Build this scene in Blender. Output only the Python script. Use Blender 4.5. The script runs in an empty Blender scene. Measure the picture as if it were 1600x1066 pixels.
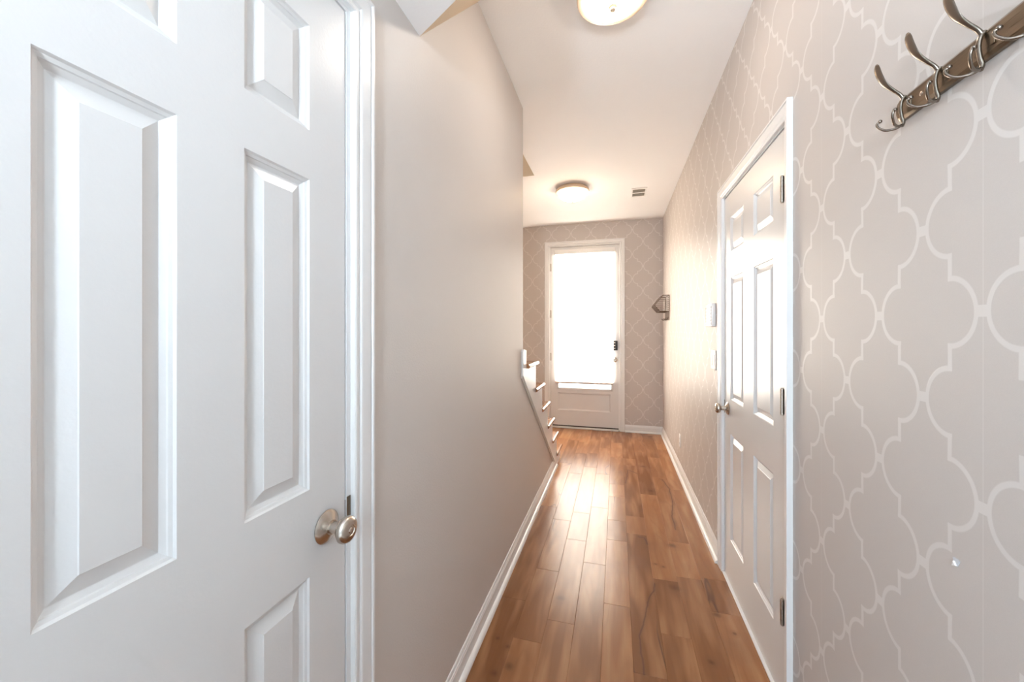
import bpy, bmesh, math, random
from mathutils import Vector, Matrix
random.seed(7)
C = bpy.context.scene.collection
PI = math.pi

# ------------------------------------------------------------------ measurements (metres)
XL, XR, YB, H = -0.575, 0.565, 5.17, 2.73     # left wall, right wall, end wall, ceiling
WT = 0.13                                     # left wall thickness
CAM_Z = 1.32

# ------------------------------------------------------------------ node helpers
class N:
    def __init__(s, name):
        s.m = bpy.data.materials.new(name); s.m.use_nodes = True
        s.t = s.m.node_tree; s.t.nodes.clear()
        s.out = s.t.nodes.new('ShaderNodeOutputMaterial')
    def n(s, typ, **kw):
        x = s.t.nodes.new(typ)
        for k, v in kw.items():
            if k.startswith('i_'): x.inputs[k[2:].replace('_', ' ')].default_value = v
            else: setattr(x, k, v)
        return x
    def l(s, a, b): s.t.links.new(a, b)
    def val(s, sock, v):
        if hasattr(v, 'links') or isinstance(v, bpy.types.NodeSocket): s.l(v, sock)
        else: sock.default_value = v
    def math(s, op, a, b=0.0, c=None, clamp=False):
        x = s.t.nodes.new('ShaderNodeMath'); x.operation = op; x.use_clamp = clamp
        s.val(x.inputs[0], a); s.val(x.inputs[1], b)
        if c is not None: s.val(x.inputs[2], c)
        return x.outputs[0]
    def mix(s, f, a, b):
        x = s.t.nodes.new('ShaderNodeMix'); x.data_type = 'RGBA'
        s.val(x.inputs['Factor'], f); s.val(x.inputs['A'], a); s.val(x.inputs['B'], b)
        return x.outputs['Result']
    def ramp(s, f, lo, hi, a=0.0, b=1.0):
        x = s.t.nodes.new('ShaderNodeMapRange'); x.clamp = True
        s.val(x.inputs['Value'], f); x.inputs['From Min'].default_value = lo; x.inputs['From Max'].default_value = hi
        x.inputs['To Min'].default_value = a; x.inputs['To Max'].default_value = b
        return x.outputs[0]
    def noise(s, vec, scale, detail=2.0, rough=0.5, dist=0.0):
        x = s.t.nodes.new('ShaderNodeTexNoise'); x.inputs['Scale'].default_value = scale
        x.inputs['Detail'].default_value = detail; x.inputs['Roughness'].default_value = rough
        x.inputs['Distortion'].default_value = dist
        if vec is not None: s.l(vec, x.inputs['Vector'])
        return x.outputs['Fac']
    def pos(s): return s.n('ShaderNodeNewGeometry').outputs['Position']
    def bsdf(s, col, rough, metal=0.0, bump=None, bstr=0.1, bdist=0.01, **kw):
        x = s.t.nodes.new('ShaderNodeBsdfPrincipled')
        s.val(x.inputs['Base Color'], col); s.val(x.inputs['Roughness'], rough); s.val(x.inputs['Metallic'], metal)
        for k, v in kw.items(): s.val(x.inputs[k], v)
        if bump is not None:
            b = s.t.nodes.new('ShaderNodeBump'); b.inputs['Strength'].default_value = bstr
            b.inputs['Distance'].default_value = bdist; s.l(bump, b.inputs['Height']); s.l(b.outputs[0], x.inputs['Normal'])
        s.l(x.outputs[0], s.out.inputs['Surface'])
        return x

def rgb(r, g, b): return (r, g, b, 1.0)

def simple(name, col, rough, metal=0.0, **kw):
    m = N(name); m.bsdf(rgb(*col), rough, metal, **kw); return m.m

def painted(name, col, rough, nscale=350.0, bstr=0.08, var=0.03, **kw):
    m = N(name); p = m.pos()
    f = m.noise(p, 2.2, 3.0)
    c = m.mix(f, rgb(*[v*(1-var) for v in col]), rgb(*[min(1, v*(1+var)) for v in col]))
    m.bsdf(c, rough, 0.0, m.noise(p, nscale, 2.0), bstr, 0.002, **kw)
    return m.m

M = {}
M['wall'] = painted('taupe_wall_paint', (0.585, 0.54, 0.505), 0.5, 220, 0.22, 0.02)
M['tan'] = painted('tan_soffit_paint', (0.88, 0.73, 0.55), 0.55, 220, 0.15)
M['ceiling'] = painted('white_ceiling_paint', (0.87, 0.86, 0.855), 0.85, 120, 0.25, 0.015)
M['trim'] = painted('white_gloss_trim', (0.74, 0.73, 0.72), 0.30, 90, 0.03, 0.01)
M['door'] = painted('white_door_paint', (0.66, 0.65, 0.64), 0.28, 160, 0.10, 0.015)
M['plastic'] = simple('white_plastic', (0.82, 0.81, 0.79), 0.3)
M['greyplastic'] = simple('grey_plastic', (0.60, 0.61, 0.64), 0.4)
M['dark'] = simple('dark_void', (0.03, 0.025, 0.02), 0.8)
M['black'] = simple('black_plastic', (0.035, 0.033, 0.032), 0.4)
M['rubber'] = simple('brown_weatherstrip', (0.06, 0.045, 0.035), 0.7)

def brushed(name, c1, c2, rough):
    m = N(name); p = m.pos()
    mp = m.n('ShaderNodeMapping'); mp.inputs['Scale'].default_value = (30, 3, 160); m.l(p, mp.inputs['Vector'])
    f = m.noise(mp.outputs[0], 8.0, 4.0)
    m.bsdf(m.mix(f, rgb(*c1), rgb(*c2)), m.ramp(f, 0.2, 0.8, rough-0.06, rough+0.1), 1.0)
    return m.m
M['nickel'] = simple('satin_nickel', (0.56, 0.50, 0.44), 0.24, 1.0)
M['bronze'] = brushed('antique_bronze', (0.16, 0.12, 0.085), (0.27, 0.21, 0.15), 0.30)
M['hooksteel'] = simple('burnished_hook_metal', (0.25, 0.21, 0.175), 0.26, 1.0)
M['hinge'] = brushed('hinge_nickel', (0.42, 0.37, 0.32), (0.55, 0.49, 0.43), 0.42)
M['wire'] = simple('dark_bronze_wire', (0.14, 0.10, 0.075), 0.45, 0.6)
M['fixture'] = simple('lamp_pan_champagne', (0.72, 0.54, 0.38), 0.38, 0.15)

# wallpaper: two-tone trellis. 'axis' is the world axis that runs along the wall.
def wallpaper(name, axis, s0, z0, ps, pz, seams, g, e, hw):
    m = N(name); p = m.pos()
    sep = m.n('ShaderNodeSeparateXYZ'); m.l(p, sep.inputs[0])
    S = sep.outputs[axis]; Z = sep.outputs['Z']
    wob = m.noise(p, 9.0, 1.0)
    S2 = m.math('MULTIPLY_ADD', m.math('SUBTRACT', wob, 0.5), 0.004, S)
    x = m.math('PINGPONG', m.math('DIVIDE', m.math('SUBTRACT', S2, s0 - 40*ps), ps), 1.0)
    z = m.math('PINGPONG', m.math('DIVIDE', m.math('SUBTRACT', Z, z0 - 40*pz), pz), 1.0)
    top = m.math('GREATER_THAN', z, 0.5)
    # point symmetric about the middle of the unit square
    xf = m.math('ADD', m.math('MULTIPLY', x, m.math('SUBTRACT', 1.0, top)), m.math('MULTIPLY', m.math('SUBTRACT', 1.0, x), top))
    zf = m.math('ADD', m.math('MULTIPLY', z, m.math('SUBTRACT', 1.0, top)), m.math('MULTIPLY', m.math('SUBTRACT', 1.0, z), top))
    ax = m.math('DIVIDE', m.math('SUBTRACT', xf, 0.5), 0.5 - g)
    az = m.math('DIVIDE', zf, e)
    r = m.math('SQRT', m.math('ADD', m.math('MULTIPLY', ax, ax), m.math('MULTIPLY', az, az)))
    darc = m.math('MULTIPLY', m.math('ABSOLUTE', m.math('SUBTRACT', r, 1.0)), 0.5*(e*pz + (0.5-g)*ps))
    arc = m.math('MULTIPLY', m.math('LESS_THAN', xf, 0.5 + hw/ps), m.ramp(darc, hw*0.75, hw*1.25, 1, 0))
    dst = m.math('MULTIPLY', m.math('ABSOLUTE', m.math('SUBTRACT', xf, 0.5)), ps)
    step = m.math('MULTIPLY', m.math('GREATER_THAN', zf, e - hw/pz), m.ramp(dst, hw*0.75, hw*1.25, 1, 0))
    br = m.math('MULTIPLY', m.math('LESS_THAN', xf, g), m.math('LESS_THAN', zf, 0.0095/pz))
    line = m.math('MAXIMUM', m.math('MAXIMUM', arc, step), br)
    # paper seams
    sm = m.math('PINGPONG', m.math('SUBTRACT', S, seams[0] - 40*seams[1]), seams[1]/2)
    seam = m.ramp(sm, 0.0005, 0.0012, 0.55, 0.0)
    line2 = m.math('MAXIMUM', line, seam)
    weave = m.noise(p, 900.0, 2.0)
    blot = m.noise(p, 2.5, 2.0)
    base = m.mix(weave, rgb(0.50, 0.455, 0.425), rgb(0.56, 0.51, 0.478))
    col = m.mix(line2, base, m.mix(blot, rgb(0.615, 0.575, 0.545), rgb(0.64, 0.60, 0.57)))
    rough = m.ramp(line, 0, 1, 0.50, 0.38)
    m.bsdf(col, rough, 0.0, m.math('ADD', m.math('MULTIPLY', weave, 0.35), line), 0.10, 0.0015, **{'Specular IOR Level': 0.32})
    return m.m
M['paper_side'] = wallpaper('trellis_wallpaper_side', 'Y', 1.039, 1.350, 0.1245, 0.158, (0.789, 0.50), 0.088, 0.375, 0.0044)
M['paper_end'] = wallpaper('trellis_wallpaper_end', 'X', 0.197, 2.288, 0.131, 0.158, (0.33, 0.524), 0.062, 0.41, 0.0044)

# hardwood: 'tone' attribute gives every plank its own colour and grain offset
def hardwood(name, use_attr=True, gloss=0.21):
    m = N(name); p = m.pos()
    if use_attr:
        a = m.n('ShaderNodeAttribute'); a.attribute_name = 'tone'
        sep = m.n('ShaderNodeSeparateColor'); m.l(a.outputs['Color'], sep.inputs[0])
        t1, t2, t3 = sep.outputs[0], sep.outputs[1], sep.outputs[2]
    else:
        t1, t2, t3 = 0.55, 0.4, 0.3
    cmb = m.n('ShaderNodeCombineXYZ'); m.val(cmb.inputs[0], m.math('MULTIPLY', t2, 37.0)); m.val(cmb.inputs[1], m.math('MULTIPLY', t3, 53.0))
    add = m.n('ShaderNodeVectorMath', operation='ADD'); m.l(p, add.inputs[0]); m.l(cmb.outputs[0], add.inputs[1])
    def mapped(sc):
        q = m.n('ShaderNodeMapping'); q.inputs['Scale'].default_value = sc; m.l(add.outputs[0], q.inputs['Vector']); return q.outputs[0]
    fine = m.noise(mapped((190, 7, 1)), 1.0, 3.0, 0.6)
    grain = m.noise(mapped((34, 1.9, 1)), 1.0, 3.0, 0.55)
    chat = m.noise(mapped((17, 2.2, 1)), 1.0, 1.5, 0.5)          # broad figure
    cloud = m.noise(mapped((5, 3.2, 1)), 1.0, 3.0, 0.55)         # stain take-up
    slow = m.noise(mapped((7.5, 1.25, 1)), 1.0, 1.5, 0.45)
    rings = m.math('PINGPONG', m.math('MULTIPLY', slow, 15.0), 1.0)
    line = m.ramp(m.math('ABSOLUTE', m.math('SUBTRACT', slow, 0.52)), 0.003, 0.016, 1, 0)
    line = m.math('MULTIPLY', line, m.ramp(m.noise(mapped((3, 1.1, 1)), 1.0, 1.0), 0.47, 0.56))
    line = m.math('MULTIPLY', line, m.ramp(t3, 0.55, 0.6) if use_attr else 0.2)
    vo = m.n('ShaderNodeTexVoronoi'); vo.inputs['Scale'].default_value = 1.0; m.l(mapped((3.4, 2.1, 1)), vo.inputs['Vector'])
    knot = m.ramp(vo.outputs['Distance'], 0.015, 0.10, 1, 0)
    knot = m.math('MULTIPLY', knot, m.ramp(t2, 0.62, 0.7) if use_attr else 0.0)
    c = m.mix(t1, rgb(0.185, 0.075, 0.031), rgb(0.45, 0.212, 0.094))
    c = m.mix(m.ramp(chat, 0.45, 0.66, 0.0, 0.42), c, rgb(0.50, 0.27, 0.135))
    c = m.mix(m.ramp(grain, 0.42, 0.72, 0, 0.30), c, rgb(0.26, 0.115, 0.05))
    c = m.mix(m.ramp(fine, 0.4, 0.75, 0, 0.10), c, rgb(0.15, 0.06, 0.026))
    c = m.mix(m.math('MULTIPLY', m.ramp(rings, 0.55, 1.0), 0.16), c, rgb(0.16, 0.066, 0.03))
    c = m.mix(m.ramp(cloud, 0.52, 0.74, 0, 0.40), c, rgb(0.21, 0.10, 0.052))
    c = m.mix(m.math('MULTIPLY', line, 0.72), c, rgb(0.085, 0.042, 0.03))
    c = m.mix(m.math('MULTIPLY', knot, 0.8), c, rgb(0.055, 0.025, 0.012))
    if use_attr:
        STREAKS = [[(0.189, 2.118), (0.185, 2.068), (0.157, 2.013), (0.134, 1.911), (0.108, 1.78), (0.097, 1.735), (0.098, 1.65), (0.101, 1.552)],
                   [(0.389, 3.606), (0.423, 3.401), (0.417, 3.146), (0.379, 2.917), (0.377, 2.728)],
                   [(0.139, 2.571), (0.175, 2.566), (0.181, 2.496)], [(0.179, 3.697), (0.121, 3.757), (0.106, 3.772), (0.076, 3.437)]]
        wv = m.n('ShaderNodeTexNoise'); wv.inputs['Scale'].default_value = 11.0; m.l(p, wv.inputs['Vector'])
        w1 = m.n('ShaderNodeVectorMath', operation='SUBTRACT'); m.l(wv.outputs['Color'], w1.inputs[0]); w1.inputs[1].default_value = (0.5, 0.5, 0.5)
        w2 = m.n('ShaderNodeVectorMath', operation='SCALE'); m.l(w1.outputs[0], w2.inputs[0]); w2.inputs['Scale'].default_value = 0.022
        pw = m.n('ShaderNodeVectorMath', operation='ADD'); m.l(p, pw.inputs[0]); m.l(w2.outputs[0], pw.inputs[1])
        flat = m.n('ShaderNodeVectorMath', operation='MULTIPLY'); m.l(pw.outputs[0], flat.inputs[0]); flat.inputs[1].default_value = (1, 1, 0)
        dist = None
        for ln in STREAKS:
            for a, b in zip(ln, ln[1:]):
                d = Vector((b[0]-a[0], b[1]-a[1], 0)); L2 = d.length_squared
                s1 = m.n('ShaderNodeVectorMath', operation='SUBTRACT'); m.l(flat.outputs[0], s1.inputs[0]); s1.inputs[1].default_value = (a[0], a[1], 0)
                dt = m.n('ShaderNodeVectorMath', operation='DOT_PRODUCT'); m.l(s1.outputs[0], dt.inputs[0]); dt.inputs[1].default_value = tuple(d/L2)
                h = m.math('ADD', dt.outputs['Value'], 0.0, clamp=True)
                sc_ = m.n('ShaderNodeVectorMath', operation='SCALE'); sc_.inputs[0].default_value = tuple(d); m.l(h, sc_.inputs['Scale'])
                dd = m.n('ShaderNodeVectorMath', operation='DISTANCE'); m.l(s1.outputs[0], dd.inputs[0]); m.l(sc_.outputs[0], dd.inputs[1])
                dist = dd.outputs['Value'] if dist is None else m.math('MINIMUM', dist, dd.outputs['Value'])
        c = m.mix(m.ramp(dist, 0.001, 0.0052, 0.74, 0.0), c, rgb(0.085, 0.04, 0.03))
        c = m.mix(m.ramp(dist, 0.004, 0.020, 0.25, 0.0), c, rgb(0.14, 0.065, 0.035))
        kd = None
        for kx, ky, kr in ((-0.486, 1.57, .008), (-0.438, 1.536, .008), (-0.403, 1.449, .014), (-0.45, 1.408, .012), (0.212, 2.296, .006), (0.251, 2.282, .007), (0.288, 2.115, .022),
                           (0.448, 1.964, .014), (0.495, 1.861, .007), (0.362, 1.677, .010), (-0.263, 1.886, .016), (0.330, 2.52, .018), (0.27, 3.33, .02), (0.25, 3.9, .02)):
            dd = m.n('ShaderNodeVectorMath', operation='DISTANCE'); m.l(flat.outputs[0], dd.inputs[0]); dd.inputs[1].default_value = (kx, ky, 0)
            q = m.math('DIVIDE', dd.outputs['Value'], kr)
            kd = q if kd is None else m.math('MINIMUM', kd, q)
        c = m.mix(m.ramp(kd, 0.2, 1.6, 0.58, 0.0), c, rgb(0.06, 0.028, 0.016))
        c = m.mix(m.ramp(kd, 0.8, 4.0, 0.30, 0.0), c, rgb(0.15, 0.062, 0.03))
    rip = m.noise(mapped((24, 3.0, 1)), 1.0, 1.5, 0.5)
    hgt = m.math('ADD', rip, m.math('MULTIPLY', grain, 0.10))
    m.bsdf(c, m.ramp(grain, 0.2, 0.8, gloss, gloss+0.055), 0.0, hgt, 0.12, 0.004, **{'Specular IOR Level': 0.24})
    return m.m
M['floor'] = hardwood('hand_scraped_hardwood')
M['treadwood'] = hardwood('tread_hardwood', False, 0.16)

def emis(name, col, s):
    m = N(name); e = m.n('ShaderNodeEmission'); e.inputs[0].default_value = rgb(*col); e.inputs[1].default_value = s
    m.l(e.outputs[0], m.out.inputs['Surface']); return m.m
M['glow'] = emis('lit_frosted_glass', (1.0, 0.89, 0.78), 30.0)
M['glow2'] = emis('lit_frosted_glass_warm', (1.0, 0.74, 0.48), 21.0)
# faux wood slats; added emission stands in for the daylight behind them
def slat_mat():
    m = N('self_lit_blind_slats')
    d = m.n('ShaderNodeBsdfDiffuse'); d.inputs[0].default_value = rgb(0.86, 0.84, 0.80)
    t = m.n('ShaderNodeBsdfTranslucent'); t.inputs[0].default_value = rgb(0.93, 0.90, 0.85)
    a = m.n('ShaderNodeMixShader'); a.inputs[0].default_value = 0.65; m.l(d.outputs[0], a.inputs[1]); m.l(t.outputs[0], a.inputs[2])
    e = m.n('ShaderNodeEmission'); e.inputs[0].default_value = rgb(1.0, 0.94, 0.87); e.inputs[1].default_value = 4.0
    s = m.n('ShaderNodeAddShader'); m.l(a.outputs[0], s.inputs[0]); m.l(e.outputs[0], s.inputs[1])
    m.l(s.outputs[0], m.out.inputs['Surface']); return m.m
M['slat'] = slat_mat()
def pane_mat():
    m = N('clear_pane')
    t = m.n('ShaderNodeBsdfTransparent'); g = m.n('ShaderNodeBsdfGlossy'); g.inputs['Roughness'].default_value = 0.02
    f = m.n('ShaderNodeFresnel'); a = m.n('ShaderNodeMixShader')
    m.l(f.outputs[0], a.inputs[0]); m.l(t.outputs[0], a.inputs[1]); m.l(g.outputs[0], a.inputs[2])
    m.l(a.outputs[0], m.out.inputs['Surface']); return m.m
M['pane'] = pane_mat()

# ------------------------------------------------------------------ mesh helpers
def BM(): return bmesh.new()
def box(bm, x0, x1, y0, y1, z0, z1, bev=0.0):
    vs = [bm.verts.new((x, y, z)) for x in (x0, x1) for y in (y0, y1) for z in (z0, z1)]
    fs = [bm.faces.new([vs[i] for i in q]) for q in ((0,1,3,2), (4,6,7,5), (0,4,5,1), (2,3,7,6), (0,2,6,4), (1,5,7,3))]
    if bev > 0:
        es = list({e for f in fs for e in f.edges})
        bmesh.ops.bevel(bm, geom=es, offset=bev, segments=2, affect='EDGES', profile=0.5)
def prism(bm, poly, lo, hi, fn):
    """poly in 2D, extruded lo..hi, fn(a,b,t)->xyz"""
    A = [bm.verts.new(fn(a, b, lo)) for a, b in poly]; B = [bm.verts.new(fn(a, b, hi)) for a, b in poly]
    bm.faces.new(A); bm.faces.new(B[::-1])
    n = len(poly)
    for i in range(n): bm.faces.new((A[i], A[(i+1) % n], B[(i+1) % n], B[i]))
def cyl(bm, c, axis, r, l, seg=24, r2=None):
    """cylinder starting at c going along axis for l"""
    ax = Vector(axis).normalized(); q = ax.to_track_quat('Z', 'Y'); r2 = r if r2 is None else r2
    A = []; B = []
    for i in range(seg):
        t = 2*PI*i/seg; d = q @ Vector((math.cos(t), math.sin(t), 0))
        A.append(bm.verts.new(Vector(c) + d*r)); B.append(bm.verts.new(Vector(c) + ax*l + d*r2))
    bm.faces.new(A); bm.faces.new(B)
    for i in range(seg): bm.faces.new((A[i], A[(i+1) % seg], B[(i+1) % seg], B[i]))
def lathe(bm, c, axis, prof, seg=48):
    """prof: list of (radius, height along axis)"""
    ax = Vector(axis).normalized(); q = ax.to_track_quat('Z', 'Y'); rings = []
    for r, h in prof:
        if r < 1e-6: rings.append([bm.verts.new(Vector(c) + ax*h)])
        else: rings.append([bm.verts.new(Vector(c) + ax*h + q @ Vector((math.cos(2*PI*i/seg)*r, math.sin(2*PI*i/seg)*r, 0))) for i in range(seg)])
    for a, b in zip(rings, rings[1:]):
        for i in range(seg):
            j = (i+1) % seg
            if len(a) == 1 and len(b) == 1: continue
            if len(a) == 1: bm.faces.new((a[0], b[i], b[j]))
            elif len(b) == 1: bm.faces.new((a[i], b[0], a[j]))
            else: bm.faces.new((a[i], b[i], b[j], a[j]))
def spline(pts, n=8):
    P = [Vector(p) for p in pts]; P = [2*P[0]-P[1]] + P + [2*P[-1]-P[-2]]; out = []
    for k in range(1, len(P)-2):
        for i in range(n):
            t = i/n; a, b, c, d = P[k-1], P[k], P[k+1], P[k+2]
            out.append(0.5*((2*b) + (-a+c)*t + (2*a-5*b+4*c-d)*t*t + (-a+3*b-3*c+d)*t**3))
    out.append(P[-2]); return out
def lerpl(L, t):
    x = t*(len(L)-1); i = min(int(x), len(L)-2); f = x-i
    return L[i]*(1-f) + L[i+1]*f
def sweep(bm, pts, wid, thk, side=(0, 1, 0), seg=12, smooth=8):
    """elliptical section: wid along 'side', thk across"""
    P = spline(pts, smooth); n = len(P); rings = []
    for i, p in enumerate(P):
        d = (P[min(i+1, n-1)] - P[max(i-1, 0)]).normalized()
        s = Vector(side); s = (s - d*s.dot(d))
        s = s.normalized() if s.length > 1e-5 else d.orthogonal().normalized()
        u = d.cross(s); t = i/(n-1); w, h = lerpl(wid, t), lerpl(thk, t)
        rings.append([bm.verts.new(p + s*math.cos(2*PI*k/seg)*w + u*math.sin(2*PI*k/seg)*h) for k in range(seg)])
    for a, b in zip(rings, rings[1:]):
        for k in range(seg): bm.faces.new((a[k], a[(k+1) % seg], b[(k+1) % seg], b[k]))
    bm.faces.new(rings[0]); bm.faces.new(rings[-1][::-1])
def ball(bm, c, r, seg=16):
    bmesh.ops.create_uvsphere(bm, u_segments=seg, v_segments=seg//2, radius=r, matrix=Matrix.Translation(c))

LOC = {}
def root(name, loc, label=None, cat=None, group=None, kind=None):
    o = bpy.data.objects.new(name, None); C.objects.link(o); o.location = loc; o.empty_display_size = 0.1
    LOC[o.name] = Vector(loc); tag(o, label, cat, group, kind); return o
def tag(o, label=None, cat=None, group=None, kind=None):
    if label: o['label'] = label
    if cat: o['category'] = cat
    if group: o['group'] = group
    if kind: o['kind'] = kind
    return o
def obj(name, bm, mat, parent=None, smooth=None, label=None):
    bmesh.ops.recalc_face_normals(bm, faces=bm.faces)
    if parent is not None: base = LOC[parent.name]
    else:
        xs = [v.co for v in bm.verts]
        base = Vector(((min(v.x for v in xs)+max(v.x for v in xs))/2, (min(v.y for v in xs)+max(v.y for v in xs))/2, min(v.z for v in xs)))
    bmesh.ops.translate(bm, verts=bm.verts, vec=-base)
    me = bpy.data.meshes.new(name); bm.to_mesh(me); bm.free()
    me.materials.append(mat)
    if smooth is not None:
        me.polygons.foreach_set('use_smooth', [True]*len(me.polygons))
        if smooth < 180: me.set_sharp_from_angle(angle=math.radians(smooth))
    o = bpy.data.objects.new(name, me); C.objects.link(o)
    if parent is not None: o.parent = parent; LOC[o.name] = base
    else: o.location = base; LOC[o.name] = base
    if label: o['label'] = label
    return o
def struct(name, bm, mat, label, cat, **kw):
    o = obj(name, bm, mat, **kw); tag(o, label, cat, kind='structure'); return o

# wall-local mapping: (s along wall, n out of wall, z)
def FL(s, n, z): return (XL + n, s, z)
def FR(s, n, z): return (XR - n, s, z)
def FB(s, n, z): return (s, YB - n, z)
def lbox(bm, F, s0, s1, n0, n1, z0, z1, bev=0.0):
    a = F(s0, n0, z0); b = F(s1, n1, z1)
    box(bm, min(a[0], b[0]), max(a[0], b[0]), min(a[1], b[1]), max(a[1], b[1]), z0, z1, bev)

# ------------------------------------------------------------------ room shell
L_OP = (0.130, 0.737)   # left doorway (along y)
R_OP = (1.528, 2.329)   # right doorway
LZ, RZ, BZ = 2.035, 2.035, 2.445
# left wall: full height to the stair end, then a raking piece under the flight
bm = BM()
prism(bm, [(-0.6, 0), (L_OP[0], 0), (L_OP[0], LZ), (L_OP[1], LZ), (L_OP[1], 0), (3.70, 0), (3.665, 0.045), (2.381, 1.013), (2.381, H), (-0.6, H)],
      -WT, 0, lambda a, b, t: (XL + t, a, b))
struct('wall_left', bm, M['wall'], 'taupe painted wall on the left running beside the stairs', 'wall')
bm = BM()
prism(bm, [(-0.6, 0), (R_OP[0], 0), (R_OP[0], RZ), (R_OP[1], RZ), (R_OP[1], 0), (YB, 0), (YB, H), (-0.6, H)],
      0, 0.12, lambda a, b, t: (XR + t, a, b))
wr = struct('wall_right', bm, M['paper_side'], 'right wall papered in a pale trellis pattern', 'wall')
bm = BM()
prism(bm, [(-1.75, 0), (-0.88, 0), (-0.88, BZ), (0.045, BZ), (0.045, 0), (XR + 0.12, 0), (XR + 0.12, H + 0.3), (-1.75, H + 0.3)],
      0, 0.14, lambda a, b, t: (a, YB + t, b))
struct('wall_end', bm, M['paper_end'], 'end wall papered in a pale trellis pattern around the front door', 'wall')
bm = BM(); box(bm, -1.75, -1.63, -0.6, YB, 0, 4.2)
struct('wall_stairwell', bm, M['wall'], 'taupe wall on the far side of the stairs', 'wall')
# rear of the house behind the camera: an open room with a window
bm = BM()
box(bm, -2.4, -2.28, -3.6, -0.6, 0, H); box(bm, 2.28, 2.4, -3.6, -0.6, 0, H)
box(bm, -2.28, XL-WT, -0.6, -0.48, 0, H); box(bm, XR+0.12, 2.28, -0.6, -0.48, 0, H)
prism(bm, [(-2.4, 0), (2.4, 0), (2.4, H), (-0.7, H), (-0.7, 0.75), (-2.0, 0.75), (-2.0, 2.15), (-0.72, 2.15), (-0.72, H), (-2.4, H)] , 0, 0.12, lambda a, b, t: (a, -3.6 - t, b))
M['rearwall'] = painted('pale_rear_wall', (0.74, 0.75, 0.76), 0.6)
struct('wall_rear', bm, M['rearwall'], 'walls of the room the hallway opens from', 'wall')
# ceiling with the stairwell opening
HX0, HX1, HY0, HY1 = -1.63, -0.725, 0.9, 3.445
bm = BM()
box(bm, HX1, 2.4, -3.72, YB + 0.14, H, H + 0.30)
box(bm, -2.4, HX1, -3.72, HY0, H, H + 0.30); box(bm, -1.75, HX1, HY1, YB + 0.14, H, H + 0.30)
struct('ceiling', bm, M['ceiling'], 'smooth white ceiling of the hallway', 'ceiling')
bm = BM()
box(bm, HX1, HX1 + 0.1, HY0, HY1, H + 0.30, 4.2); box(bm, HX0, HX1 + 0.1, HY1, HY1 + 0.1, H + 0.30, 4.2)
box(bm, HX0, HX1 + 0.1, HY0 - 0.1, HY0, H + 0.30, 4.2); box(bm, -1.75, HX1 + 0.1, HY0 - 0.1, HY1 + 0.1, 4.2, 4.3)
struct('wall_upper', bm, M['tan'], 'upper stairwell walls above the ceiling opening', 'wall')
# lining of the ceiling opening, painted like the wall
bm = BM(); box(bm, HX0, HX1 + 0.002, HY1 - 0.004, HY1, H - 0.001, H + 0.30)
struct('trim_1', bm, painted('khaki_paint', (0.72, 0.65, 0.53), 0.55), 'taupe face at the edge of the stair opening in the ceiling', 'trim')

# raking bulkhead above the camera end of the left wall
dx, dy = 0.159, -0.091
def along(k): return (XL + dx*k, dy*k)
kE = (-0.15 - XL)/dx; XE = -0.15
A0 = (XL, 1.049, 2.208); A1 = (XE, 1.049 + dy*kE, 2.208)
BK = 0.62
B0 = (XL, 1.556, H); B1 = (XE, 1.556 + dy*kE, H)
bm = BM()
v = [bm.verts.new(p) for p in (A0, A1, (XE, A1[1]-BK, 2.208), (XL, A0[1]-BK, 2.208), B0, B1, (XE, A1[1]-BK, H), (XL, A0[1]-BK, H))]
for q in ((0,1,2,3), (4,7,6,5), (3,2,6,7), (0,3,7,4), (1,5,6,2)): bm.faces.new([v[i] for i in q])
struct('trim_2', bm, M['ceiling'], 'white boxed bulkhead with a sloped face high on the left wall', 'bulkhead')
bm = BM(); o5 = [A0, A1, B1, B0]; bm.faces.new([bm.verts.new(p) for p in o5]); e3 = bm.faces[:]
for p in o5: pass
bmesh.ops.solidify(bm, geom=e3, thickness=0.004)
obj('sloped_face', bm, M['tan'], bpy.data.objects['trim_2'])

# ---------------- floor: every plank modelled with a bevelled edge, joints as in the room
W = 0.1227; X0 = 0.064
joints = {-5: [1.82, 2.84, 3.8], -4: [2.085, 2.66, 3.55], -3: [1.73, 2.43, 2.80, 3.75], -2: [2.21, 2.915, 3.6, 4.4],
          -1: [1.905, 2.49, 2.75, 3.14, 3.39, 4.1], 0: [1.55, 2.60, 2.84, 3.9, 4.1], 1: [1.78, 2.163, 3.244, 4.35],
          2: [2.565, 3.65, 4.2], 3: [1.98, 2.235, 3.4, 4.5]}
tones = {(3.0)}
bm = BM(); lay = bm.loops.layers.color.new('tone')
def plank(x0, x1, y0, y1, tone):
    b, d = 0.0013, 0.0011
    o = [(x0, y0), (x1, y0), (x1, y1), (x0, y1)]; i = [(x0+b, y0+b), (x1-b, y0+b), (x1-b, y1-b), (x0+b, y1-b)]
    O = [bm.verts.new((x, y, -d)) for x, y in o]; I = [bm.verts.new((x, y, 0)) for x, y in i]
    fs = [bm.faces.new(I)] + [bm.faces.new((O[k], O[(k+1) % 4], I[(k+1) % 4], I[k])) for k in range(4)]
    for f in fs:
        for l in f.loops: l[lay] = tone
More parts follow.
